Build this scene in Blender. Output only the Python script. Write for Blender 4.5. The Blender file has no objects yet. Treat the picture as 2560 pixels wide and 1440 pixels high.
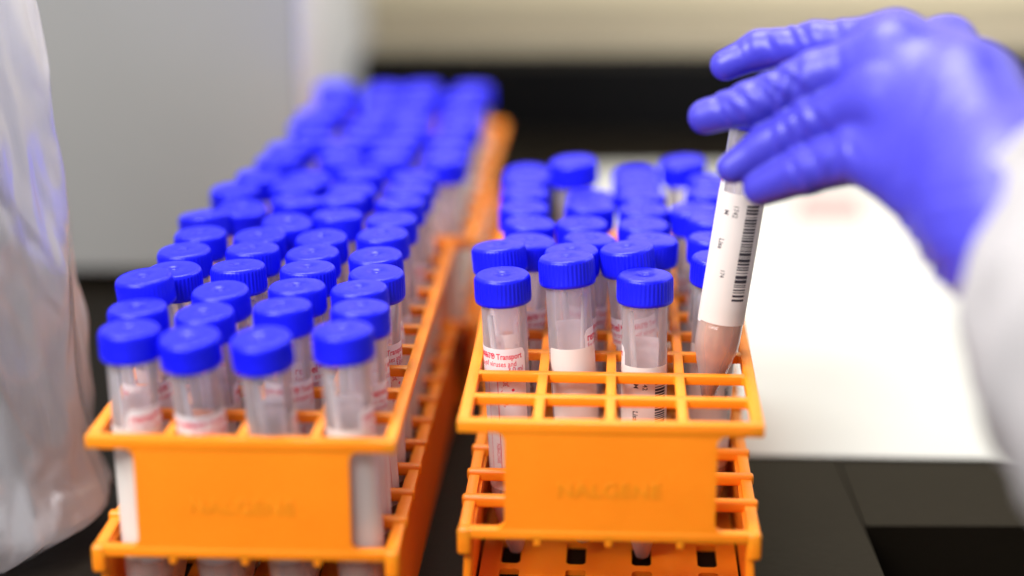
import bpy, bmesh, math, random
import numpy as np
from mathutils import Vector, Matrix, noise
random.seed(7)
U = 0.025                       # one rack cell = 25 mm; everything below is written in cells
ZB = -3.25                      # bench top (z = 0 is the top of the rack grid)
TIP = -3.15                     # height of the tube tips
scn = bpy.context.scene
col = scn.collection

# ------------------------------------------------------------------ camera
F, TILT, ROLL, H = 4837.9, 0.301112, -0.00238, 9.635      # focal length in px of a 2560 px wide frame
cd = bpy.data.cameras.new('camera'); cam = bpy.data.objects.new('camera', cd); col.objects.link(cam)
cd.sensor_width = 36; cd.lens = 36 * F / 2560
cam.matrix_world = (Matrix.Translation((0, 0, H * U)) @ Matrix.Rotation(math.pi / 2 - TILT, 4, 'X') @ Matrix.Rotation(ROLL, 4, 'Z'))
cd.clip_start = .01; cd.clip_end = 60
cd.dof.use_dof = True; cd.dof.focus_distance = 28.8 * U
cd.dof.aperture_fstop = (cd.lens / 1000) / (1.28 * U)
cd.dof.aperture_blades = 9
scn.camera = cam

def at(px, py, z=None, Y=None, D=None):
    """the point of the place seen at a photograph pixel, on the height z, the distance Y or the depth D"""
    a, b = px - 1280, py - 720
    c, s = math.cos(ROLL), math.sin(ROLL)
    u, v = (c * a + s * b) / F, (-s * a + c * b) / F
    d = Vector((u, math.cos(TILT) - v * math.sin(TILT), -math.sin(TILT) - v * math.cos(TILT)))
    k = (z - H) / d.z if z is not None else (Y / d.y if Y is not None else D)
    return Vector((0, 0, H)) + d * k

# ------------------------------------------------------------------ world and lamps
w = bpy.data.worlds.new('World'); scn.world = w; w.use_nodes = True
bg = w.node_tree.nodes['Background']; bg.inputs[0].default_value = (.97, .97, 1, 1); bg.inputs[1].default_value = .45
def area(name, loc, target, sx, sy, power, color=(1, 1, 1)):
    l = bpy.data.lights.new(name, 'AREA'); l.shape = 'RECTANGLE'; l.size = sx; l.size_y = sy; l.energy = power; l.color = color
    o = bpy.data.objects.new(name, l); col.objects.link(o); o.location = loc
    o.rotation_euler = (Vector(target) - Vector(loc)).to_track_quat('-Z', 'Y').to_euler()
    return o
area('ceiling_or_fill_lamp', (-.25, 1.15, 1.35), (0, .72, 0), .9, .5, 25, (1, .98, .95))
area('ceiling_or_fill_lamp', (-.8, .1, 1.0), (-.05, .72, -.02), .6, .6, 26, (1, .99, .97))  # added fill light from camera left
area('ceiling_or_fill_lamp', (-.4, -.3, .85), (-.02, .72, -.03), .5, .35, 9.5, (1, .98, .97))  # added fill light near the camera, brightens rack and tube fronts
area('ceiling_or_fill_lamp', (1.0, 1.3, .9), (-.1, 1.2, 0), .5, .5, 3.5, (.95, .97, 1))  # light added at the right rear for the instrument's side
area('ceiling_or_fill_lamp', (.3, 1.05, .5), (0, 1.5, -.02), .8, .2, 2.3, (1, .97, .9))  # unseen light added to brighten the back wall
scn.view_settings.view_transform = 'Standard'; scn.view_settings.look = 'None'
scn.view_settings.exposure = 0.0; scn.view_settings.gamma = 1
scn.cycles.use_denoising = True
scn.cycles.max_bounces = 14; scn.cycles.transparent_max_bounces = 40; scn.cycles.diffuse_bounces = 5
scn.cycles.sample_clamp_indirect = 6

# ------------------------------------------------------------------ materials
def mat(name, color, rough=.5, spec=.5, bump=0, bscale=40, sss=0, vary=0, vscale=8, coat=0, emit=None):
    m = bpy.data.materials.new(name); m.use_nodes = True; nt = m.node_tree
    p = nt.nodes['Principled BSDF']
    p.inputs['Base Color'].default_value = (*color, 1); p.inputs['Roughness'].default_value = rough
    p.inputs['Specular IOR Level'].default_value = spec; p.inputs['Coat Weight'].default_value = coat
    if sss:
        p.inputs['Subsurface Weight'].default_value = sss; p.inputs['Subsurface Radius'].default_value = (1, .35, .1); p.inputs['Subsurface Scale'].default_value = .004
    tc = nt.nodes.new('ShaderNodeTexCoord')
    if vary:
        n = nt.nodes.new('ShaderNodeTexNoise'); n.inputs['Scale'].default_value = vscale; n.inputs['Detail'].default_value = 5
        nt.links.new(tc.outputs['Object'], n.inputs['Vector'])
        r = nt.nodes.new('ShaderNodeValToRGB'); r.color_ramp.elements[0].position = .3; r.color_ramp.elements[1].position = .7
        r.color_ramp.elements[0].color = (*[c * (1 - vary) for c in color], 1); r.color_ramp.elements[1].color = (*[min(1, c * (1 + vary)) for c in color], 1)
        nt.links.new(n.outputs['Fac'], r.inputs['Fac']); nt.links.new(r.outputs['Color'], p.inputs['Base Color'])
        r2 = nt.nodes.new('ShaderNodeMapRange'); r2.inputs['To Min'].default_value = max(0, rough - .08); r2.inputs['To Max'].default_value = min(1, rough + .08)
        nt.links.new(n.outputs['Fac'], r2.inputs['Value']); nt.links.new(r2.outputs['Result'], p.inputs['Roughness'])
    if bump:
        n = nt.nodes.new('ShaderNodeTexNoise'); n.inputs['Scale'].default_value = bscale; n.inputs['Detail'].default_value = 4
        nt.links.new(tc.outputs['Object'], n.inputs['Vector'])
        b = nt.nodes.new('ShaderNodeBump'); b.inputs['Strength'].default_value = bump; b.inputs['Distance'].default_value = .001
        nt.links.new(n.outputs['Fac'], b.inputs['Height']); nt.links.new(b.outputs['Normal'], p.inputs['Normal'])
    return m
def clear(name, tint, body, opaque, edge, rough=.12, gloss=1.0, bump=0, bscale=30):
    """clear or milky plastic: transparent, with a thin milky body, more of it at grazing angles, and a glossy skin"""
    m = bpy.data.materials.new(name); m.use_nodes = True; nt = m.node_tree; nt.nodes.clear(); N = nt.nodes.new; L = nt.links.new
    out = N('ShaderNodeOutputMaterial'); tr = N('ShaderNodeBsdfTransparent'); tr.inputs[0].default_value = (*tint, 1)
    df = N('ShaderNodeBsdfDiffuse'); df.inputs[0].default_value = (*body, 1)
    tl = N('ShaderNodeBsdfTranslucent'); tl.inputs[0].default_value = (*body, 1)
    gl = N('ShaderNodeBsdfGlossy'); gl.inputs[0].default_value = (1, 1, 1, 1); gl.inputs['Roughness'].default_value = rough
    mx = N('ShaderNodeMixShader'); mx.inputs[0].default_value = .5; L(df.outputs[0], mx.inputs[1]); L(tl.outputs[0], mx.inputs[2])
    lw = N('ShaderNodeLayerWeight'); lw.inputs[0].default_value = .35
    mr = N('ShaderNodeMapRange'); mr.inputs['From Min'].default_value = .0; mr.inputs['To Min'].default_value = opaque; mr.inputs['To Max'].default_value = edge
    L(lw.outputs['Facing'], mr.inputs['Value'])
    m2 = N('ShaderNodeMixShader'); L(mr.outputs[0], m2.inputs[0]); L(tr.outputs[0], m2.inputs[1]); L(mx.outputs[0], m2.inputs[2])
    fr = N('ShaderNodeFresnel'); fr.inputs[0].default_value = 1.45
    mu = N('ShaderNodeMath'); mu.operation = 'MULTIPLY'; mu.inputs[1].default_value = gloss; L(fr.outputs[0], mu.inputs[0])
    m3 = N('ShaderNodeMixShader'); L(mu.outputs[0], m3.inputs[0]); L(m2.outputs[0], m3.inputs[1]); L(gl.outputs[0], m3.inputs[2])
    if bump:
        tc = N('ShaderNodeTexCoord'); n = N('ShaderNodeTexNoise'); n.inputs['Scale'].default_value = bscale; n.inputs['Detail'].default_value = 4
        b = N('ShaderNodeBump'); b.inputs['Strength'].default_value = bump; b.inputs['Distance'].default_value = .003
        L(tc.outputs['Object'], n.inputs['Vector']); L(n.outputs['Fac'], b.inputs['Height'])
        for q in (df, gl, fr): L(b.outputs[0], q.inputs['Normal'])
    L(m3.outputs[0], out.inputs[0])
    return m
def paper(name, color, trans=.3):
    m = bpy.data.materials.new(name); m.use_nodes = True; nt = m.node_tree; nt.nodes.clear(); N = nt.nodes.new; L = nt.links.new
    out = N('ShaderNodeOutputMaterial'); p = N('ShaderNodeBsdfPrincipled'); p.inputs['Base Color'].default_value = (*color, 1); p.inputs['Roughness'].default_value = .45
    tl = N('ShaderNodeBsdfTranslucent'); tl.inputs[0].default_value = (*color, 1)
    mx = N('ShaderNodeMixShader'); mx.inputs[0].default_value = trans; L(p.outputs[0], mx.inputs[1]); L(tl.outputs[0], mx.inputs[2]); L(mx.outputs[0], out.inputs[0])
    return m
M = dict(
    orange=mat('orange_plastic', (.95, .25, .008), .36, .45, bump=.12, bscale=500, vary=.05, vscale=30, sss=.25),
    blue=mat('blue_cap_plastic', (.007, .008, .74), .30, .28, bump=.05, bscale=900, vary=.05, vscale=60),
    tube=clear('tube_plastic', (.99, .97, .985), (1, .965, .985), .19, .60, gloss=.9),
    label=paper('label_paper', (.93, .91, .915), .38), sticker=paper('sticker_paper', (.89, .83, .77), .35),
    red=mat('red_ink', (.62, .02, .07), .5), black=mat('black_ink', (.035, .03, .04), .5),
    stick=mat('stick_plastic', (.85, .80, .78), .4),
    liquid=clear('pink_medium', (1, .76, .58), (1, .60, .38), .62, .8, .08),
    glove=mat('nitrile_glove', (.050, .043, .46), .40, .42, bump=.35, bscale=160, vary=.05, vscale=30),
    sleeve=mat('white_coat_cloth', (.33, .315, .320), .85, .2, bump=.4, bscale=400),
    bench=mat('black_bench_top', (.007, .005, .003), .5, .08, bump=.15, bscale=250, vary=.25, vscale=12),
    dark=mat('black_board', (.004, .004, .0045), .6, .08, vary=.2),
    beige=mat('beige_paint', (.84, .73, .52), .6, .3, vary=.04), beige2=mat('beige_paint_dull', (.66, .58, .40), .6, .3, vary=.04),
    grey=mat('instrument_shaded_front', (.27, .27, .26), .5, .3, vary=.06, vscale=4), white=mat('instrument_lit_side', (.68, .70, .75), .45, .4, vary=.03),  # instrument: light on its side and shade on its front put into the colours
    sheet=mat('white_sheet_paper', (.51, .51, .48), .7, .15, bump=.2, bscale=60), pink=mat('pink_print', (.55, .27, .26), .7),
    bag=clear('bag_film', (.90, .90, .94), (.80, .79, .83), .30, .78, .2, 1.3, bump=.25, bscale=14),
    liner=mat('bag_liner', (.80, .78, .77), .7, .3, bump=.5, bscale=40, vary=.15, vscale=20),
)
# ------------------------------------------------------------------ builders
def make(name, bm, m, parent=None, smooth=False, loc=None):
    me = bpy.data.meshes.new(name)
    bmesh.ops.recalc_face_normals(bm, faces=bm.faces[:])
    for v in bm.verts: v.co *= U
    for f in bm.faces: f.smooth = smooth
    bm.to_mesh(me); bm.free()
    return link(name, me, m, parent, loc)
def link(name, me, m, parent=None, loc=None):
    if m and not me.materials: me.materials.append(m)
    o = bpy.data.objects.new(name, me); col.objects.link(o)
    if parent: o.parent = parent
    if loc is not None: o.location = Vector(loc) * U
    return o
def empty(name, loc, rz=0):
    o = bpy.data.objects.new(name, None); col.objects.link(o); o.location = Vector(loc) * U; o.rotation_euler = (0, 0, rz); o.empty_display_size = .01
    return o
def tag(o, label=None, cat=None, group=None, kind=None):
    for k, v in (('label', label), ('category', cat), ('group', group), ('kind', kind)):
        if v: o[k] = v
    return o
def box(bm, x0, x1, y0, y1, z0, z1, bev=0, seg=2):
    r = bmesh.ops.create_cube(bm, size=1)
    for v in r['verts']:
        v.co = Vector(((x0 + x1) / 2 + v.co.x * (x1 - x0), (y0 + y1) / 2 + v.co.y * (y1 - y0), (z0 + z1) / 2 + v.co.z * (z1 - z0)))
    if bev:
        es = list({e for v in r['verts'] for e in v.link_edges})
        bmesh.ops.bevel(bm, geom=es, offset=bev, segments=seg, affect='EDGES', profile=.5)
def prism(bm, pts, y0, y1):
    """polygon in x, z pushed along y"""
    a = [bm.verts.new((x, y0, z)) for x, z in pts]; b = [bm.verts.new((x, y1, z)) for x, z in pts]
    bm.faces.new(a); bm.faces.new(b[::-1]); n = len(pts)
    for i in range(n): bm.faces.new((a[i], b[i], b[(i + 1) % n], a[(i + 1) % n]))
def slab(bm, pts, z0, z1):
    a = [bm.verts.new((p[0], p[1], z0)) for p in pts]; b = [bm.verts.new((p[0], p[1], z1)) for p in pts]
    bm.faces.new(a[::-1]); bm.faces.new(b); n = len(pts)
    for i in range(n): bm.faces.new((a[i], a[(i + 1) % n], b[(i + 1) % n], b[i]))
def lathe(bm, prof, seg, ribs=None):
    rings = []
    for k, (r, z) in enumerate(prof):
        if r == 0: rings.append([bm.verts.new((0, 0, z))]); continue
        ring = []
        for i in range(seg):
            a = 2 * math.pi * i / seg; rr = r - (ribs[k] if ribs and i % 3 == 0 else 0)
            ring.append(bm.verts.new((rr * math.cos(a), rr * math.sin(a), z)))
        rings.append(ring)
    for a, b in zip(rings, rings[1:]):
        for i in range(seg):
            j = (i + 1) % seg
            if len(a) == 1 and len(b) == 1: continue
            if len(b) == 1: bm.faces.new((a[i], a[j], b[0]))
            elif len(a) == 1: bm.faces.new((a[0], b[j], b[i]))
            else: bm.faces.new((a[i], a[j], b[j], b[i]))
def rod(bm, p0, p1, r0, r1, seg=12):
    p0, p1 = Vector(p0), Vector(p1); q = (p1 - p0).to_track_quat('Z', 'Y'); L = (p1 - p0).length
    prof = [(0, -r0 * .6), (r0 * .7, -r0 * .4), (r0, 0), (r1, L), (r1 * .7, L + r1 * .4), (0, L + r1 * .6)]
    n0 = len(bm.verts); lathe(bm, prof, seg); bm.verts.ensure_lookup_table()
    for v in bm.verts[n0:]: v.co = q @ v.co + p0
def sharp(o, ang=35):
    me = o.data
    for p in me.polygons: p.use_smooth = True
    bm = bmesh.new(); bm.from_mesh(me)
    for e in bm.edges:
        if len(e.link_faces) == 2 and e.calc_face_angle(0) > math.radians(ang): e.smooth = False
    bm.to_mesh(me); bm.free()
    return o

def text_geo(body, size, bold=0.0):
    cu = bpy.data.curves.new('text', 'FONT'); cu.body = body; cu.size = size; cu.offset = bold; cu.resolution_u = 3
    o = bpy.data.objects.new('text', cu); col.objects.link(o)
    dg = bpy.context.evaluated_depsgraph_get(); me = o.evaluated_get(dg).to_mesh()
    vs = [v.co.copy() for v in me.vertices]; fs = [tuple(p.vertices) for p in me.polygons]
    o.evaluated_get(dg).to_mesh_clear(); bpy.data.objects.remove(o); bpy.data.curves.remove(cu)
    return vs, fs
class Flat:
    """marks drawn on an unrolled label (u to the right, v up), later wrapped round a tube"""
    def __init__(s): s.v = []; s.f = []
    def poly(s, pts):
        n = len(s.v); s.v += [Vector((x, y, 0)) for x, y in pts]; s.f.append(tuple(range(n, n + len(pts))))
    def rect(s, u0, v0, u1, v1, nu=1):
        for i in range(nu):
            a, b = u0 + (u1 - u0) * i / nu, u0 + (u1 - u0) * (i + 1) / nu
            s.poly([(a, v0), (b, v0), (b, v1), (a, v1)])
    def text(s, body, u, v, size, bold=0, sx=1, rot=0, right=False):
        vs, fs = text_geo(body, size, bold)
        if not vs: return
        wdt = max(q.x for q in vs) * sx; n = len(s.v); c, sn = math.cos(rot), math.sin(rot)
        for q in vs:
            x, y = q.x * sx - (wdt if right else 0), q.y
            s.v.append(Vector((u + x * c - y * sn, v + x * sn + y * c, 0)))
        s.f += [tuple(i + n for i in f) for f in fs]
    def wrap(s, name, r, m):
        me = bpy.data.meshes.new(name)
        me.from_pydata([(r * math.sin(q.x / r) * U, -r * math.cos(q.x / r) * U, q.y * U) for q in s.v], [], s.f); me.materials.append(m)
        return me
def wrapped_sheet(name, r, u0, u1, z0, z1, cr, m, nu=40):
    """a label bent round a tube, with rounded corners"""
    bm = bmesh.new(); cols = []
    for i in range(nu + 1):
        u = u0 + (u1 - u0) * i / nu; d = min(u - u0, u1 - u); k = 0
        if d < cr: k = cr - math.sqrt(max(0, cr * cr - (cr - d) ** 2))
        zs = [z0 + k + (z1 - z0 - 2 * k) * j / 6 for j in range(7)]
        cols.append([bm.verts.new((r * math.sin(u / r), -r * math.cos(u / r), z)) for z in zs])
    for a, b in zip(cols, cols[1:]):
        for j in range(6): bm.faces.new((a[j], b[j], b[j + 1], a[j + 1]))
    for v in bm.verts: v.co *= U
    for f in bm.faces: f.smooth = True
    me = bpy.data.meshes.new(name); bm.to_mesh(me); bm.free(); me.materials.append(m)
    return me

# ------------------------------------------------------------------ the setting
seam = [at(2100, 1160, z=ZB), at(2155, 1300, z=ZB), at(2190, 1440, z=ZB)]
hx, hy = at(2157, 1312, z=ZB).x, at(2400, 1312, z=ZB).y
bm = bmesh.new(); slab(bm, [(-60, 5), (hx, 5), (hx, hy), (hx + .02, 34), (hx + .1, 57), (-60, 57)], ZB - 1.2, ZB)
bench = make('bench_top', bm, M['bench']); tag(bench, kind='structure')
b2 = bmesh.new(); slab(b2, [(hx + .04, hy), (60, hy - .6), (60, 57), (hx + .14, 57), (hx + .06, 34)], ZB - 1.2, ZB - .012)
tag(make('bench_top', b2, M['bench']), kind='structure')
b2 = bmesh.new(); slab(b2, [(hx - .2, 5), (60, 5), (60, hy + .4), (hx - .2, hy + .4)], ZB - 2.6, ZB - 1.4)
tag(make('bench_recess', b2, M['dark']), kind='structure')
b2 = bmesh.new(); box(b2, -60, 60, 57.02, 59, ZB - 1, at(1300, 152, Y=57).z, .05)
tag(make('backsplash', b2, M['dark']), kind='structure')
b2 = bmesh.new(); box(b2, -70, 70, 61, 62, ZB - 4, 40)
tag(make('back_wall', b2, M['beige']), kind='structure')
b2 = bmesh.new(); box(b2, -70, 70, 60.4, 61.1, at(1300, 34, Y=60.4).z, 40, .08)
tag(make('wall_panel', b2, M['beige2']), kind='structure')

# grey instrument on the left
g = empty('lab_instrument', (-9.6, 44, ZB)); tag(g, 'large grey lab instrument with its side coloured as brightly lit standing behind the racks', 'instrument')
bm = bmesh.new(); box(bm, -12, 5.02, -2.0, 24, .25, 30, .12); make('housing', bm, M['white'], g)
bm = bmesh.new(); box(bm, -11.9, 4.93, -2.12, -1.96, .34, 29, .05); make('shaded_front', bm, M['grey'], g)  # added sheet in the darker tone, makes the front read as shaded
for fx in (-10, 4):
    for fy in (-1, 22):
        bm = bmesh.new(); lathe(bm, [(0, 0), (.45, 0), (.45, .27), (0, .27)], 24); make('rubber_foot', bm, M['dark'], g, loc=(fx, fy, 0))

# white sheet under the right rack
bm = bmesh.new()
a, b, c, d = at(1780, 1140, z=ZB), at(2620, 1152, z=ZB), at(2900, 415, z=ZB), at(1450, 425, z=ZB)
slab(bm, [a, b, c, d], ZB + .006, ZB + .03)
sh = make('paper_sheet', bm, M['sheet']); tag(sh, 'large white paper sheet lying flat on the black bench under the right rack', 'paper')
fl = Flat(); p0 = at(1975, 555, z=ZB); p1 = at(2165, 555, z=ZB); q1 = at(2150, 490, z=ZB); q0 = at(2000, 490, z=ZB)
bm = bmesh.new(); bm.faces.new([bm.verts.new((p.x, p.y, ZB + .045)) for p in (p0, p1, q1, q0)]); make('printed_patch', bm, M['pink'], sh)

# ------------------------------------------------------------------ racks
RY, RR = .97, 10                   # row pitch, rows
def rack_meshes():
    out = []
    o = .11; T = .17
    yb = lambda j: j * RY
    Z0 = -ZB                        # local z of the grid top
    def shelf(zt, lip, bump):
        bm = bmesh.new()
        zb = zt - lip
        box(bm, -o, 4 + o, -o, .06, zb, zt, .022); box(bm, -o, 4 + o, yb(RR) - .06, yb(RR) + o, zb, zt, .022)
        box(bm, -o + .002, .06, -o + .01, yb(RR) + o - .01, zb + .004, zt - .003, .022)
        box(bm, 3.94, 4 + o - .002, -o + .01, yb(RR) + o - .01, zb + .004, zt - .003, .022)
        for i in (1, 2, 3): box(bm, i - .072, i + .072, -.02, yb(RR) + .02, zt - .14, zt - .012, .02)
        for j in range(1, RR):
            if bump: box(bm, -o - .03, 4 + o + .03, yb(j) - .08, yb(j) + .08, zt - .12, zt + .06, .045, 3)
            else: box(bm, -.02, 4.02, yb(j) - .075, yb(j) + .075, zt - .15, zt - .007, .02)
        return bm
    bm = shelf(Z0, .18, False)
    for i in range(4):               # moulded fillets in the corners of the cells
        for j in range(RR):
            xa, xb = (i + .062, i + .938); ya, yb_ = yb(j) + .065, yb(j + 1) - .065; q = .055
            for cx, sx in ((xa, 1), (xb, -1)):
                for cy, sy in ((ya, 1), (yb_, -1)):
                    slab(bm, [(cx - .02 * sx, cy - .02 * sy), (cx + q * sx, cy - .02 * sy), (cx + q * .45 * sx, cy + q * .45 * sy), (cx - .02 * sx, cy + q * sy)][::sx * sy], Z0 - .13, Z0 - .018)
    out.append(('top_shelf', bm))
    bm = shelf(Z0 - 1.62, .15, True)
    for x0, x1 in ((-o - .015, .07), (3.93, 4 + o + .015)):
        for y0, y1 in ((-o - .015, .04), (yb(RR) - .04, yb(RR) + o + .015)):
            box(bm, x0, x1, y0, y1, Z0 - 2.02, Z0 - 1.615, .05, 3)
    for i in (1, 2, 3): box(bm, i - .055, i + .055, -o + .01, .02, Z0 - 1.87, Z0 - 1.7, .025)
    out.append(('lower_shelf', bm))
    def fil(cx, cz, r, a0, a1, n=6): return [(cx + r * math.cos(math.radians(a0 + (a1 - a0) * k / n)), cz + r * math.sin(math.radians(a0 + (a1 - a0) * k / n))) for k in range(n + 1)]
    zt, zb, x0, x1, r = Z0 - .10, Z0 - 1.68, .54, 3.47, .13
    zt2, zb2 = Z0 - .178, Z0 - 1.622
    pts = [(x0 - r, zt), (x1 + r, zt)] + fil(x1 + r, zt2 - r, r, 90, 180) + fil(x1 + r, zb2 + r, r, 180, 270) + [(x1 + r, zb), (x0 - r, zb)] + fil(x0 - r, zb2 + r, r, -90, 0) + fil(x0 - r, zt2 - r, r, 0, 90)
    for y0, y1 in ((-o + .012, .03), (yb(RR) - .03, yb(RR) + o - .012)):
        bm = bmesh.new(); prism(bm, pts, y0, y1)
        bmesh.ops.bevel(bm, geom=[e for e in bm.edges if abs(e.calc_face_angle(0)) > 1.2], offset=.012, segments=2, affect='EDGES')
        out.append(('end_panel', bm))
    for s in (0, 1):
        bm = bmesh.new()
        a, b = ((.10, -.02) if s == 0 else (3.90, 4.02)); a2, b2_ = ((.0, -.10) if s == 0 else (4.0, 4.10))
        zA, zB_ = Z0 - 1.70, .002
        vs = [bm.verts.new(c) for c in ((a, .02, zA), (b, .02, zA), (b2_, .02, zB_), (a2, .02, zB_), (a, yb(RR) - .02, zA), (b, yb(RR) - .02, zA), (b2_, yb(RR) - .02, zB_), (a2, yb(RR) - .02, zB_))]
        for f in ((0, 1, 2, 3), (7, 6, 5, 4), (0, 4, 5, 1), (1, 5, 6, 2), (2, 6, 7, 3), (3, 7, 4, 0)): bm.faces.new([vs[k] for k in f])
        bmesh.ops.bevel(bm, geom=bm.edges[:], offset=.02, segments=2, affect='EDGES')
        out.append(('side_wall', bm))
    # base plate with a slot under every tube
    bm = bmesh.new(); zt, zb = .12, .02
    xs = [.05]; 
    for i in range(4): xs += [i + .5 - .15, i + .5 + .15]
    xs.append(3.95); ys = [0.0]
    for j in range(RR): ys += [yb(j) + RY / 2 - .42, yb(j) + RY / 2 - .34, yb(j) + RY / 2 + .28, yb(j) + RY / 2 + .36]
    ys.append(yb(RR)); V = {}
    def gv(x, y, z):
        k = (round(x, 4), round(y, 4), z)
        if k not in V: V[k] = bm.verts.new((x, y, z))
        return V[k]
    solid = {}
    for i in range(len(xs) - 1):
        for j in range(len(ys) - 1):
            solid[i, j] = not (i % 2 == 1 and j % 4 in (1, 2, 3))
    for (i, j), s in solid.items():
        x0, x1, y0, y1 = xs[i], xs[i + 1], ys[j], ys[j + 1]
        ch = .05
        if not s:
            # rounded corners: little triangles at the slot ends
            if j % 4 == 1:
                for xa, xb in ((x0, x0 + ch), (x1, x1 - ch)):
                    bm.faces.new([bm.verts.new((xa, y0, zt)), bm.verts.new((xb, y0, zt)), bm.verts.new((xa, y0 + .06, zt))])
            if j % 4 == 3:
                for xa, xb in ((x0, x0 + ch), (x1, x1 - ch)):
                    bm.faces.new([bm.verts.new((xa, y1, zt)), bm.verts.new((xb, y1, zt)), bm.verts.new((xa, y1 - .06, zt))])
            continue
        bm.faces.new((gv(x0, y0, zt), gv(x1, y0, zt), gv(x1, y1, zt), gv(x0, y1, zt)))
        bm.faces.new((gv(x0, y0, zb), gv(x0, y1, zb), gv(x1, y1, zb), gv(x1, y0, zb)))
        for di, dj, e in ((-1, 0, (x0, y0, x0, y1)), (1, 0, (x1, y0, x1, y1)), (0, -1, (x0, y0, x1, y0)), (0, 1, (x0, y1, x1, y1))):
            if not solid.get((i + di, j + dj), False):
                bm.faces.new((gv(e[0], e[1], zb), gv(e[2], e[3], zb), gv(e[2], e[3], zt), gv(e[0], e[1], zt)))
    out.append(('base_plate', bm))
    return out
def raised_text(body, size, depth):
    cu = bpy.data.curves.new('t', 'FONT'); cu.body = body; cu.size = size; cu.extrude = depth; cu.bevel_depth = depth * .5; cu.offset = .006; cu.resolution_u = 3; cu.space_character = 1.12
    o = bpy.data.objects.new('t', cu); col.objects.link(o); dg = bpy.context.evaluated_depsgraph_get()
    me = bpy.data.meshes.new_from_object(o.evaluated_get(dg)); bpy.data.objects.remove(o)
    xs = [v.co.x for v in me.vertices]; w0 = (max(xs) + min(xs)) / 2
    for v in me.vertices: x, y, z = v.co; v.co = ((x - w0) * U, -z * U, y * U)
    me.materials.clear(); me.materials.append(M['orange'])
    return me
LET = raised_text('NALGENE', .30, .003)
rm = {}
def rack(origin, yaw, label):
    r = empty('tube_rack', (*origin, ZB), yaw); tag(r, label, 'test tube rack', 'orange plastic tube racks')
    if not rm:
        rm['list'] = []
        for n, bm in rack_meshes():
            o = make(n, bm, M['orange'], r); sharp(o, 30); rm['list'].append(o)
    else:
        for s in rm['list']:
            c = s.copy(); col.objects.link(c); c.parent = r
    for e in [c for c in r.children if c.name.startswith('end_panel')][:1]:
        t = link('raised_lettering', LET, None, e); t.location = (2.0 * U, (-.1005) * U, (-ZB - 1.10) * U)
    return r
R_O, R_YAW = (-.648213, 24.98192), -.05577
L_O, L_YAW = (-5.661367, 24.43064), -.054096
def gp(o, yaw, x, y):
    return Vector((o[0] + x * math.cos(yaw) - y * math.sin(yaw), o[1] + x * math.sin(yaw) + y * math.cos(yaw), 0))
L2_O = tuple(gp(L_O, L_YAW, .36, 10 * RY + .3))[:2]
rackR = rack(R_O, R_YAW, 'orange tube rack on the right, its two front rows empty')
rackL = rack(L_O, L_YAW, 'orange tube rack on the left, full of tubes, nearest the camera')
rackB = rack(L2_O, L_YAW, 'orange tube rack standing behind the full left rack, strongly blurred')

# ------------------------------------------------------------------ tubes
def cap_mesh():
    bm = bmesh.new()
    prof = [(.355, .05), (.36, 0), (.405, .0), (.417, .012), (.419, .045), (.420, .052), (.422, .065), (.420, .335), (.414, .352), (.406, .372), (.392, .394), (.372, .409), (.350, .416), (.338, .4135), (.326, .4165), (.20, .418), (.085, .417), (.075, .408), (.045, .406), (.035, .414), (.02, .416), (0, .416)]
    ribs = [0, 0, 0, 0, 0, .0, .026, .026, .020, .0, 0] + [0] * 20
    lathe(bm, prof, 126, ribs)
    bmesh.ops.recalc_face_normals(bm, faces=bm.faces[:])
    for v in bm.verts: v.co *= U
    for f in bm.faces: f.smooth = True
    me = bpy.data.meshes.new('cap'); bm.to_mesh(me); bm.free(); me.materials.append(M['blue'])
    return me
def lathe_mesh(name, prof, seg, m):
    bm = bmesh.new(); lathe(bm, prof, seg); bmesh.ops.recalc_face_normals(bm, faces=bm.faces[:])
    for v in bm.verts: v.co *= U
    for f in bm.faces: f.smooth = True
    me = bpy.data.meshes.new(name); bm.to_mesh(me); bm.free(); me.materials.append(m)
    return me
TR = .335
ME = dict(
    cap=cap_mesh(),
    body=lathe_mesh('body', [(0, 0), (.07, .004), (.095, .02), (.108, .05), (.175, .28), (.265, .58), (.305, .73), (.328, .84), (TR, .93), (TR, 2.0), (TR, 3.0), (TR, 4.0), (.33, 4.16)], 48, M['tube']),
    liquid=lathe_mesh('liquid', [(0, .03), (.06, .035), (.085, .06), (.155, .29), (.245, .59), (.288, .75), (.315, .86), (.322, .95), (.322, 1.47), (.305, 1.455), (0, 1.45)], 36, M['liquid']),
    label=wrapped_sheet('label', TR + .004, 0, 1.36, 1.18, 3.46, .10, M['label']),
    sticker=wrapped_sheet('sticker', TR + .008, -.82, .80, 1.22, 3.18, .03, M['sticker']),
)
f = Flat(); T0 = 3.46
f.text('remel', .05, T0 - .19, .165, .004, .92); f.text('MicroTest\u2122', .42, T0 - .155, .105, .0015, .82)
f.text('M4RT\u00ae Transport', 1.30, T0 - .16, .125, .0025, .78, right=True)
f.text('For the transport', .05, T0 - .30, .115, 0, .78); f.text('of viruses and', 1.20, T0 - .275, .118, .001, .80, right=True)
f.text('chlamydiae', .05, T0 - .39, .105, 0, .78); f.text('3.0 ml', 1.31, T0 - .365, .118, .001, .86, right=True)
f.rect(.893, 1.42, .904, T0 - .42); f.rect(.735, 1.30, .741, T0 - .42); f.rect(.28, 1.30, .286, T0 - .45); f.rect(.50, 1.30, .506, T0 - .45)
th = T0 - .62                                                    # thermometer sign and its numbers
f.poly([(1.13 + .024 * math.cos(k * math.pi / 5), th - .03 + .024 * math.sin(k * math.pi / 5)) for k in range(10)])
f.rect(.96, th - .037, 1.12, th - .023); f.poly([(.95, th + .02), (.965, th + .02), (1.10, th - .10), (1.085, th - .10)]); f.poly([(.94, th - .05), (.955, th - .055), (1.08, th + .04), (1.065, th + .045)])
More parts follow.
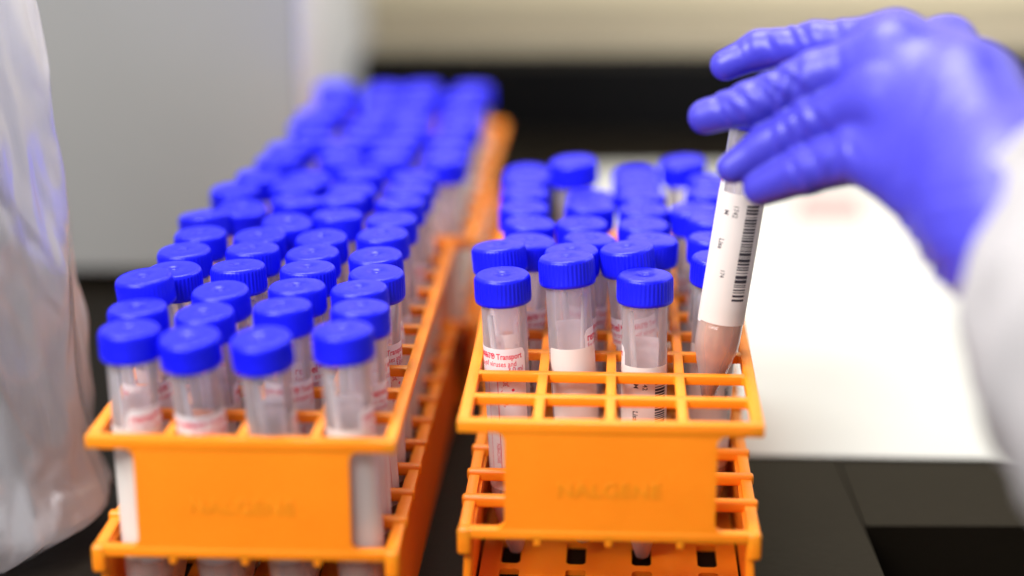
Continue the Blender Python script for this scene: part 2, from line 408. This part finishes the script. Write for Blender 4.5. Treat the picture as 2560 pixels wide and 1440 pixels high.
f.text('30', 1.06, th + .03, .11, .001, .85, rot=math.pi / 2); f.text('\u00b0C', 1.06, th - .30, .11, .001, .85, rot=math.pi / 2)
f.text('SPECIMEN', .885, 1.62, .085, 0, .85, rot=math.pi / 2)
for k in (0, .02): f.rect(.97 + k, 1.5, .976 + k, 1.85 - k); f.rect(.97 + k, 1.845 - k, 1.2, 1.85 - k)
ME['label_print'] = f.wrap('label_print', TR + .006, M['red'])
def bars(fl, u0, u1, z0, z1):
    z = z0; rnd = random.Random(5)
    while z < z1:
        h = rnd.choice((.014, .022, .034, .052)); fl.rect(u0, z, u1, min(z + h, z1), 4); z += h + rnd.choice((.014, .02, .03))
f = Flat(); bars(f, .21, .42, 1.60, 3.05)
f.text('1742', .02, 3.02, .105, .001, .9, rot=-math.pi / 2); f.text('M', -.12, 2.93, .11, .001, .9, rot=-math.pi / 2); f.text('Lisa', -.13, 2.50, .115, .002, .9, rot=-math.pi / 2)
f.text('174', -.02, 2.05, .09, .001, .9, rot=-math.pi / 2)
ME['barcode_print'] = f.wrap('barcode_print', TR + .010, M['black'])

COLN = ['leftmost', 'second', 'third', 'rightmost']
def tube(base, top, rot, label, group, sticker=None, detail=True, plain=False, stick=True, cat='sample tube'):
    """base and top: the ends of the tube's axis (tip of the cone, top of the cap)"""
    r = empty('sample_tube', base); ax = (Vector(top) - Vector(base)).normalized()
    r.rotation_mode = 'QUATERNION'; r.rotation_quaternion = ax.to_track_quat('Z', 'Y') if abs(ax.z) < .2 else Vector((0, 0, 1)).rotation_difference(ax)
    tag(r, label, cat, group)
    link('body', ME['body'], None, r)
    c = link('cap', ME['cap'], None, r, (0, 0, 4.115)); c.rotation_euler = (0, 0, random.uniform(0, 6))
    link('liquid', ME['liquid'], None, r)
    lb = link('label', ME['label'], None, r); lb.rotation_euler = (0, 0, rot)
    if detail: link('label_print', ME['label_print'], None, lb)
    if sticker is not None:
        sk = link('sticker', ME['sticker'], None, r); sk.rotation_euler = (0, 0, sticker)
        if detail and not plain: link('barcode_print', ME['barcode_print'], None, sk)
    if stick:
        a = random.uniform(0, 6.28) if stick is True else stick
        if 'stick' not in ME:
            bm = bmesh.new(); rod(bm, (-.03, 0, .3), (.235, 0, 3.9), .05, .045)
            for v in bm.verts: v.co *= U
            for q in bm.faces: q.smooth = True
            me = bpy.data.meshes.new('swab_stick'); bm.to_mesh(me); bm.free(); me.materials.append(M['stick']); ME['stick'] = me
        s = link('swab_stick', ME['stick'], None, r); s.rotation_euler = (0, 0, a)
    return r
def place(o, yaw, i, j, target, lift, rot, label, group, **kw):
    """stand a tube in cell (i, j); target = where its cap's middle shows, which gives the lean"""
    c = gp(o, yaw, i + .5, (j + .5) * RY); base = Vector((c.x, c.y, TIP + lift)); zt = TIP + lift + 4.53
    if isinstance(target, float): dx, dy = target, random.uniform(-.12, .12)
    elif target:
        q = at(*target, z=zt); dx, dy = q.x - c.x, q.y - c.y
    else: dx, dy = random.uniform(-.16, .06), random.uniform(-.12, .12)
    lim = .30; dx = max(-lim, min(lim, dx)); dy = max(-lim, min(lim, dy))
    base.x -= .55 * dx; base.y -= .55 * dy
    m = .17
    base.x = max(c.x - m, min(c.x + m, base.x)); base.y = max(c.y - m, min(c.y + m, base.y))
    return tube(base, (c.x + dx, c.y + dy, zt), rot, label, group, **kw)
ROWN = ['front', 'second', 'third', 'fourth', 'fifth', 'sixth', 'seventh', 'eighth', 'ninth', 'rear']
LT = [[(323, 818), (467, 840), (648, 840), (856, 820)], [(342, 763), (509, 775), (705, 759), (900, 764)],
      [(357, 685), (549, 720), (742, 711), (897, 715)], [(434, 670), (594, 660), (769, 665), (941, 678)],
      [(459, 622), (631, 617), (780, 627), (938, 633)], [(500, 580), (647, 584), (802, 589), (955, 581)],
      [(504, 524), (718, 551), (842, 533), (978, 544)], [(605, 517), (740, 497), (850, 492), (1000, 500)],
      [(585, 470), (735, 462), (878, 470), (1020, 470)], [(650, 435), (770, 440), (900, 428), (1035, 437)]]
LL = {(2, 0): .18}
rots = {(0, 0): -.2, (0, 1): -2.2, (0, 2): 1.0, (0, 3): .5, (1, 0): -1.4, (1, 1): 1, (1, 2): -2.0, (1, 3): 0.2, (2, 3): .0, (3, 3): -2.25}
for j in range(10):
    for i in range(4):
        lean = LT[j][i][0] - (332 + 183 * i) if j == 0 else 0
        lab = {'0': 'leftmost', '1': 'second', '2': 'third', '3': 'rightmost'}[str(i)]
        name = f'blue-capped clear tube, {lab} of four in the {ROWN[j]} row of the left rack'
        if (j, i) == (2, 0): name = 'raised blue-capped tube, leftmost in the third row of the left rack'
        place(L_O, L_YAW, i, j, LT[j][i], LL.get((j, i), random.uniform(-.02, .02)), rots.get((j, i), random.uniform(0, 6.28)), name,
              'blue-capped tubes in the left rack', sticker={(3, 3): None, (0, 1): None, (1, 3): None, (0, 3): -1.3, (0, 2): -.9, (0, 0): .9}.get((j, i), random.choice((None, random.uniform(0, 6.28), random.uniform(0, 6.28)))), detail=j < 8, plain=(j == 0))
for j in range(8):
    for i in range(4):
        c = gp(L2_O, L_YAW, i + .5, (j + .5) * RY)
        p = random.uniform(0, .3) if i < 2 and j > 1 else random.uniform(-.1, .1)
        place(L2_O, L_YAW, i, j, p, random.uniform(-.06, .0), random.uniform(0, 6.28),
                  f'blurred blue-capped tube, {COLN[i]} of four in the {ROWN[j] if j < 7 else "rearmost filled"} row of the far rack behind',
                  'blue-capped tubes in the rear rack', sticker=random.uniform(0, 6.28), detail=False)
RT = {(2, 0): ((1255, 683), 0, -3.07, None), (2, 1): ((1415, 637), .24, .62, 1.2), (2, 2): ((1613, 685), -.02, -5.1, -.18),
      (3, 0): ((1245, 607), .12, .4, .3), (3, 1): ((1428, 622), .10, -2.3, None), (3, 2): ((1562, 612), .16, -1.9, None), (3, 3): ((1797, 641), .02, .3, 1.0),
      (4, 0): ((1325, 597), -.02, -1.9, None), (4, 1): ((1475, 592), 0, -2.1, None), (4, 2): ((1630, 595), 0, 2, 1.0), (4, 3): ((1786, 592), .02, 1, 0),
      (5, 0): ((1326, 553), 0, 2, None), (5, 1): ((1455, 555), 0, 1, 2.0), (5, 2): ((1608, 558), 0, 3, None), (5, 3): ((1783, 545), .05, 4, None),
      (6, 0): ((1310, 515), 0, 1, None), (6, 1): ((1476, 510), .03, 2, 1.0), (6, 2): ((1608, 520), 0, 2, None), (6, 3): ((1733, 518), 0, 2, 2.0),
      (7, 0): ((1312, 478), 0, 1, None), (7, 1): ((1480, 486), 0, 2, None), (7, 2): ((1603, 484), 0, 1, 3.0), (7, 3): ((1775, 478), 0, 2, None),
      (8, 0): ((1314, 446), 0, 2, 1.0), (8, 1): ((1432, 398), .36, 2, .5), (8, 2): ((1592, 455), 0, 2, None), (8, 3): ((1780, 448), 0, 2, 2.0),
      (9, 0): ((1318, 425), -.03, 3, None), (9, 2): ((1588, 428), -.03, 1, None), (9, 3): ((1700, 398), .14, 1, .5)}
spec = {(2, 0): 'upright blue-capped tube with red label print, leftmost front tube of the right rack',
        (2, 1): 'raised blue-capped tube with plain white label, second front tube of the right rack',
        (2, 2): 'blue-capped tube with barcode label, third front tube of the right rack',
        (3, 2): 'strongly tilted blue-capped tube just behind the barcode tube in the right rack',
        (3, 0): 'tilted blue-capped tube just behind the leftmost front tube of the right rack',
        (8, 1): 'blurred blue-capped tube standing high at the back left of the right rack',
        (9, 3): 'blurred blue-capped tube at the back right of the right rack, beside the index finger'}
for (j, i), (t, lift, rot, st) in RT.items():
    place(R_O, R_YAW, i, j, t, lift, rot, spec.get((j, i), f'blue-capped tube, {COLN[i]} column, {ROWN[j]} row of the right rack counting empty rows'),
          'blue-capped tubes in the right rack', sticker=st, detail=j < 7, plain=(j, i) == (2, 1), stick=(.1 if (j, i) == (2, 1) else 2.6 if (j, i) == (2, 2) else (3.6 if (j, i) == (2, 0) else True)))
# the tube the hand lifts out
hb = at(1769, 994, Y=gp(R_O, R_YAW, 3.4, 2.45 * RY).y); ht = at(1893, 262, D=27.85)
ht = hb + (ht - hb).normalized() * 4.53
held = tube(hb, ht, 1.2, 'clear tube with pink liquid and barcode label lifted from the rack by the gloved hand', None, sticker=-.45, stick=1.8)

# ------------------------------------------------------------------ hand: one surface grown round the bones
def surface(bones, k, lo, hi, h, detail=None):
    """smooth union of round cones on a grid, skinned with surface nets"""
    nx, ny, nz = [int((b - a) / h) + 2 for a, b in zip(lo, hi)]
    X, Y, Z = np.meshgrid(*[np.linspace(a, a + h * (n - 1), n, dtype=np.float32) for a, n in zip(lo, (nx, ny, nz))], indexing='ij')
    groups = []
    for grp in bones:
        D = None
        for (a, ra), (b, rb) in grp:
            a, b = np.array(a, dtype=np.float32), np.array(b, dtype=np.float32); ab = b - a; L2 = float(ab @ ab) + 1e-9
            t = np.clip(((X - a[0]) * ab[0] + (Y - a[1]) * ab[1] + (Z - a[2]) * ab[2]) / L2, 0, 1)
            d = np.sqrt((X - a[0] - t * ab[0]) ** 2 + (Y - a[1] - t * ab[1]) ** 2 + (Z - a[2] - t * ab[2]) ** 2) - (ra + (rb - ra) * t)
            if D is None: D = d
            else:
                kk = .45 if grp is bones[-1] else .10; hh = np.clip(.5 + .5 * (D - d) / kk, 0, 1); D = D * (1 - hh) + d * hh - kk * hh * (1 - hh)
        groups.append(D)
    D = groups[0]
    for g_ in groups[1:]:
        kk = .30 if g_ is groups[-1] else k; hh = np.clip(.5 + .5 * (D - g_) / kk, 0, 1); D = D * (1 - hh) + g_ * hh - kk * hh * (1 - hh)
    if detail is not None: D = D + detail(X, Y, Z)
    ins = D < 0
    c = [ins[i:nx - 1 + i, j:ny - 1 + j, l:nz - 1 + l] for i in (0, 1) for j in (0, 1) for l in (0, 1)]
    s = sum(q.astype(np.int8) for q in c); act = (s > 0) & (s < 8)
    idx = -np.ones(act.shape, dtype=np.int64); ii = np.argwhere(act); idx[act] = np.arange(len(ii))
    acc = np.zeros((len(ii), 3)); cnt = np.zeros(len(ii)); I, J, K = ii.T
    cor = [(i, j, l) for i in (0, 1) for j in (0, 1) for l in (0, 1)]
    for p in range(8):
        for q in range(p + 1, 8):
            if sum(abs(a - b) for a, b in zip(cor[p], cor[q])) != 1: continue
            dp = D[I + cor[p][0], J + cor[p][1], K + cor[p][2]]; dq = D[I + cor[q][0], J + cor[q][1], K + cor[q][2]]
            m = (dp < 0) != (dq < 0); t = np.where(m, dp / np.where(m, dp - dq, 1), 0)
            pt = np.array(cor[p]) + t[:, None] * (np.array(cor[q]) - np.array(cor[p]))
            acc += pt * m[:, None]; cnt += m
    verts = (ii + acc / cnt[:, None]) * h + np.array(lo)
    faces = []
    for ax in range(3):
        o1, o2 = [(1, 2), (2, 0), (0, 1)][ax]
        sl0 = [slice(1, -1)] * 3; sl1 = [slice(1, -1)] * 3; sl0[ax] = slice(0, -1); sl1[ax] = slice(1, None)
        A, B = ins[tuple(sl0)], ins[tuple(sl1)]
        for flip, msk in ((False, A & ~B), (True, ~A & B)):
            P = np.argwhere(msk) + 1; P[:, ax] -= 1
            e1 = np.zeros(3, int); e1[o1] = 1; e2 = np.zeros(3, int); e2[o2] = 1
            q = [idx[tuple((P - e1 - e2).T)], idx[tuple((P - e2).T)], idx[tuple(P.T)], idx[tuple((P - e1).T)]]
            if flip: q = q[::-1]
            faces.append(np.stack(q, 1))
    return verts, np.concatenate(faces)
J = lambda px, py, D, r: (tuple(at(px, py, D=D - .35)), r * (D - .35) / D)
thumb = [J(1905, 468, 27.0, .265), J(2020, 425, 26.5, .33), J(2150, 385, 25.9, .40), J(2290, 440, 25.2, .55), J(2450, 560, 24.2, .80)]
index = [J(1832, 420, 27.1, .23), J(1915, 366, 26.95, .29), J(2040, 300, 26.5, .345), J(2200, 250, 25.8, .42)]
middle = [J(1764, 292, 27.3, .25), J(1880, 258, 27.0, .31), J(2040, 190, 26.5, .35), J(2230, 140, 26.0, .42)]
ring = [J(1814, 163, 27.8, .225), J(1900, 124, 27.7, .275), J(2040, 108, 27.2, .30), J(2240, 105, 26.5, .38)]
pinky = [J(2030, 200, 28.5, .22), J(2110, 150, 28.4, .24), J(2230, 110, 27.9, .27), J(2370, 115, 26.8, .36)]
W1, W2, W3 = J(2530, 520, 23.7, .93), J(2560, 600, 23.2, .93), J(2900, 1000, 20.6, 1.0)
seg = lambda c: list(zip(c, c[1:]))
bones = [seg(thumb) + [(thumb[-1], W1)], seg(index), seg(middle), seg(ring), seg(pinky),
         [(index[-1], J(2400, 400, 24.7, .62)), (middle[-1], J(2420, 330, 24.9, .62)), (ring[-1], J(2400, 230, 25.4, .56)), (pinky[-1], J(2440, 230, 25.3, .50)),
          (J(2400, 400, 24.7, .62), W1), (J(2420, 300, 25.0, .60), W1), (J(2440, 230, 25.3, .50), W1), (W1, W2), (W2, W3)]]
creases = []                                                     # folds of the glove across the finger joints
def fold(px, py, D, dx, dy, n, step, ln, dep):
    D -= .35; c = at(px, py, D=D); e = (at(px + dx, py + dy, D=D) - c).normalized(); g_ = (at(px - dy, py + dx, D=D) - c).normalized()
    for k in range(n):
        creases.append((c + e * (k * step * random.uniform(.55, 1.45)), (e + g_ * random.uniform(-.55, .55)).normalized(), g_, ln * random.uniform(.6, 1.2), 1.25 * dep * random.uniform(.5, 1.1)))
fold(1905, 230, 26.6, 1, -.35, 6, .16, .30, .035); fold(1800, 270, 26.9, 1, -.3, 4, .15, .22, .03); fold(1975, 80, 27.2, 1, -.1, 4, .15, .24, .03)
fold(1850, 130, 27.5, 1, -.2, 3, .16, .2, .02); fold(1930, 350, 26.6, 1, -.4, 5, .16, .24, .03); fold(1990, 420, 26.1, 1, -.25, 5, .18, .28, .025)
fold(2380, 640, 23.6, .3, .95, 6, .2, .9, .05); fold(2270, 330, 24.9, .8, .6, 5, .3, .7, .03); fold(2330, 620, 24.0, .5, .85, 7, .22, .7, .045); fold(2250, 560, 24.6, .6, .8, 4, .2, .5, .035); fold(2450, 480, 22.9, .5, .8, 6, .3, .8, .03)
def detail(X, Y, Z):
    E = np.zeros_like(X)
    for c, e, g_, ln, dep in creases:
        dx, dy, dz = X - c.x, Y - c.y, Z - c.z; a = dx * e.x + dy * e.y + dz * e.z; b = dx * g_.x + dy * g_.y + dz * g_.z; r2 = dx * dx + dy * dy + dz * dz
        E += dep * np.exp(-(a / .045) ** 2) * np.exp(-(b / ln) ** 2) * np.exp(-r2 / .6)
        E -= .6 * dep * np.exp(-((a - .08) / .05) ** 2) * np.exp(-(b / ln) ** 2) * np.exp(-r2 / .6)
    return E
pts = [p for g_ in bones for s_ in g_ for p, r in s_]
lo = [min(p[k] for p in pts) - 1.15 for k in range(3)]; hi = [max(p[k] for p in pts) + 1.15 for k in range(3)]
V, Fc = surface(bones, .06, lo, hi, .034, detail)
me = bpy.data.meshes.new('glove'); me.from_pydata((V * U).tolist(), [], Fc.tolist()); me.materials.append(M['glove'])
for p in me.polygons: p.use_smooth = True
person = empty('person', at(2560, 600, D=23.2)); tag(person, 'gloved right hand and white coat sleeve of a person lifting a sample tube', 'person')
gl = link('glove', me, None, person); gl.location = -person.location
sm = gl.modifiers.new('smooth', 'SMOOTH'); sm.factor = .5; sm.iterations = 3

# coat sleeve: a loose cloth tube with a turned hem
def loft(rings, n, fn, m, name, parent, thick):
    bm = bmesh.new(); R_ = []
    for k, (c, ax, ra, rb) in enumerate(rings):
        q = ax.to_track_quat('Z', 'Y'); R_.append([bm.verts.new(c + q @ Vector(((ra + fn(k, a)) * math.cos(a), (rb + fn(k, a)) * math.sin(a), 0))) for a in [2 * math.pi * i / n for i in range(n)]])
    for a, b in zip(R_, R_[1:]):
        for i in range(n): bm.faces.new((a[i], a[(i + 1) % n], b[(i + 1) % n], b[i]))
    bmesh.ops.recalc_face_normals(bm, faces=bm.faces[:])
    bmesh.ops.solidify(bm, geom=bm.faces[:], thickness=thick)
    return make(name, bm, m, parent, smooth=True)
ks = [(2592, 508, 23.2, 1.08), (2615, 575, 22.9, 1.14), (2660, 690, 22.4, 1.32), (2730, 790, 21.8, 1.62), (2810, 880, 21.2, 1.85), (2950, 1000, 20.4, 1.95), (3200, 1150, 19.2, 1.95), (4100, 1750, 16.0, 1.95)]
cs = [at(x, y, D=d) for x, y, d, r in ks]; rings = []
NS = 34
for k in range(NS):
    t = k / (NS - 1) * (len(ks) - 1); i = min(int(t), len(ks) - 2); fr = t - i
    rings.append((cs[i].lerp(cs[i + 1], fr), (cs[-1] - cs[0]).lerp(cs[i + 1] - cs[i], .5).normalized(), ks[i][3] * (1 - fr) + ks[i + 1][3] * fr, ks[i][3] * (1 - fr) + ks[i + 1][3] * fr))
sl = loft(rings, 90, lambda k, a: (.17 + .012 * k * .3) * noise.noise(Vector((math.cos(a) * 1.6, math.sin(a) * 1.6, k * .22))) + (.03 if k in (0, 2) else 0), M['sleeve'], 'coat_sleeve', person, .06)
sl.location = -person.location

# ------------------------------------------------------------------ translucent bag on the left
bg_ = empty('plastic_bag', (-9.4, 28.6, ZB)); tag(bg_, 'crumpled translucent plastic bag standing at the left edge beside the left rack', 'bag')
sil = [(120, 1438), (245, 1262), (228, 1195), (218, 1090), (208, 900), (202, 700), (182, 520), (152, 300), (118, 120), (92, 0), (60, -160), (30, -320)]
prof = []
for x, y in sil[2:]:
    p = at(x, y, Y=28.6); prof.append((p.z, p.x + 9.4))
prof = [(z, x - .28 * min(1, max(0, (z + .8) / 3))) for z, x in prof]
prof = [(ZB + .03, 2.2), (ZB + .5, 2.95), (ZB + .85, 2.86)] + [q for q in prof if q[0] > ZB + 1.2]
def bag(name, scale, m, amp, seed, top, parent, thick):
    bm = bmesh.new(); n = 140; R_ = []; nz = 90
    for k in range(nz + 1):
        z = ZB + .03 + (top - ZB - .03) * k / nz
        i = max(q for q in range(len(prof)) if prof[q][0] <= z + 1e-6); i = min(i, len(prof) - 2)
        fr = min(1, (z - prof[i][0]) / (prof[i + 1][0] - prof[i][0])); rx = (prof[i][1] * (1 - fr) + prof[i + 1][1] * fr) * scale
        ring = []
        for a in [2 * math.pi * i2 / n for i2 in range(n)]:
            ca, sa = math.cos(a), math.sin(a); x = math.copysign(abs(ca) ** .75, ca); y = math.copysign(abs(sa) ** .8, sa)
            v = Vector((x * 1.3, y * 1.3, z * .28 + seed + x * .6))
            d = amp * (abs(noise.noise(v * .9)) * 1.8 - .3 + .5 * abs(noise.noise(v * 2.0)) - .12 + .35 * (.25 - abs(noise.noise(Vector((v.x * 3.5 + v.z, v.y * 3.5, v.z * 2.2))))))
            sh_ = .55 + .45 * abs(sa)                             # the right-hand outline keeps its line
            ring.append(bm.verts.new(((rx - d * sh_) * x, (2.2 * scale - d * 1.2) * y, z - ZB)))
        R_.append(ring)
    for a, b in zip(R_, R_[1:]):
        for i in range(n): bm.faces.new((a[i], a[(i + 1) % n], b[(i + 1) % n], b[i]))
    bm.faces.new(R_[0][::-1])
    return make(name, bm, m, parent, smooth=True)
bag('film', 1.0, M['bag'], .42, 3.1, 8.2, bg_, 0)
bag('inner_liner', .66, M['liner'], .9, 8.7, 5.8, bg_, 0).location = (-.9 * U, 0, 0)
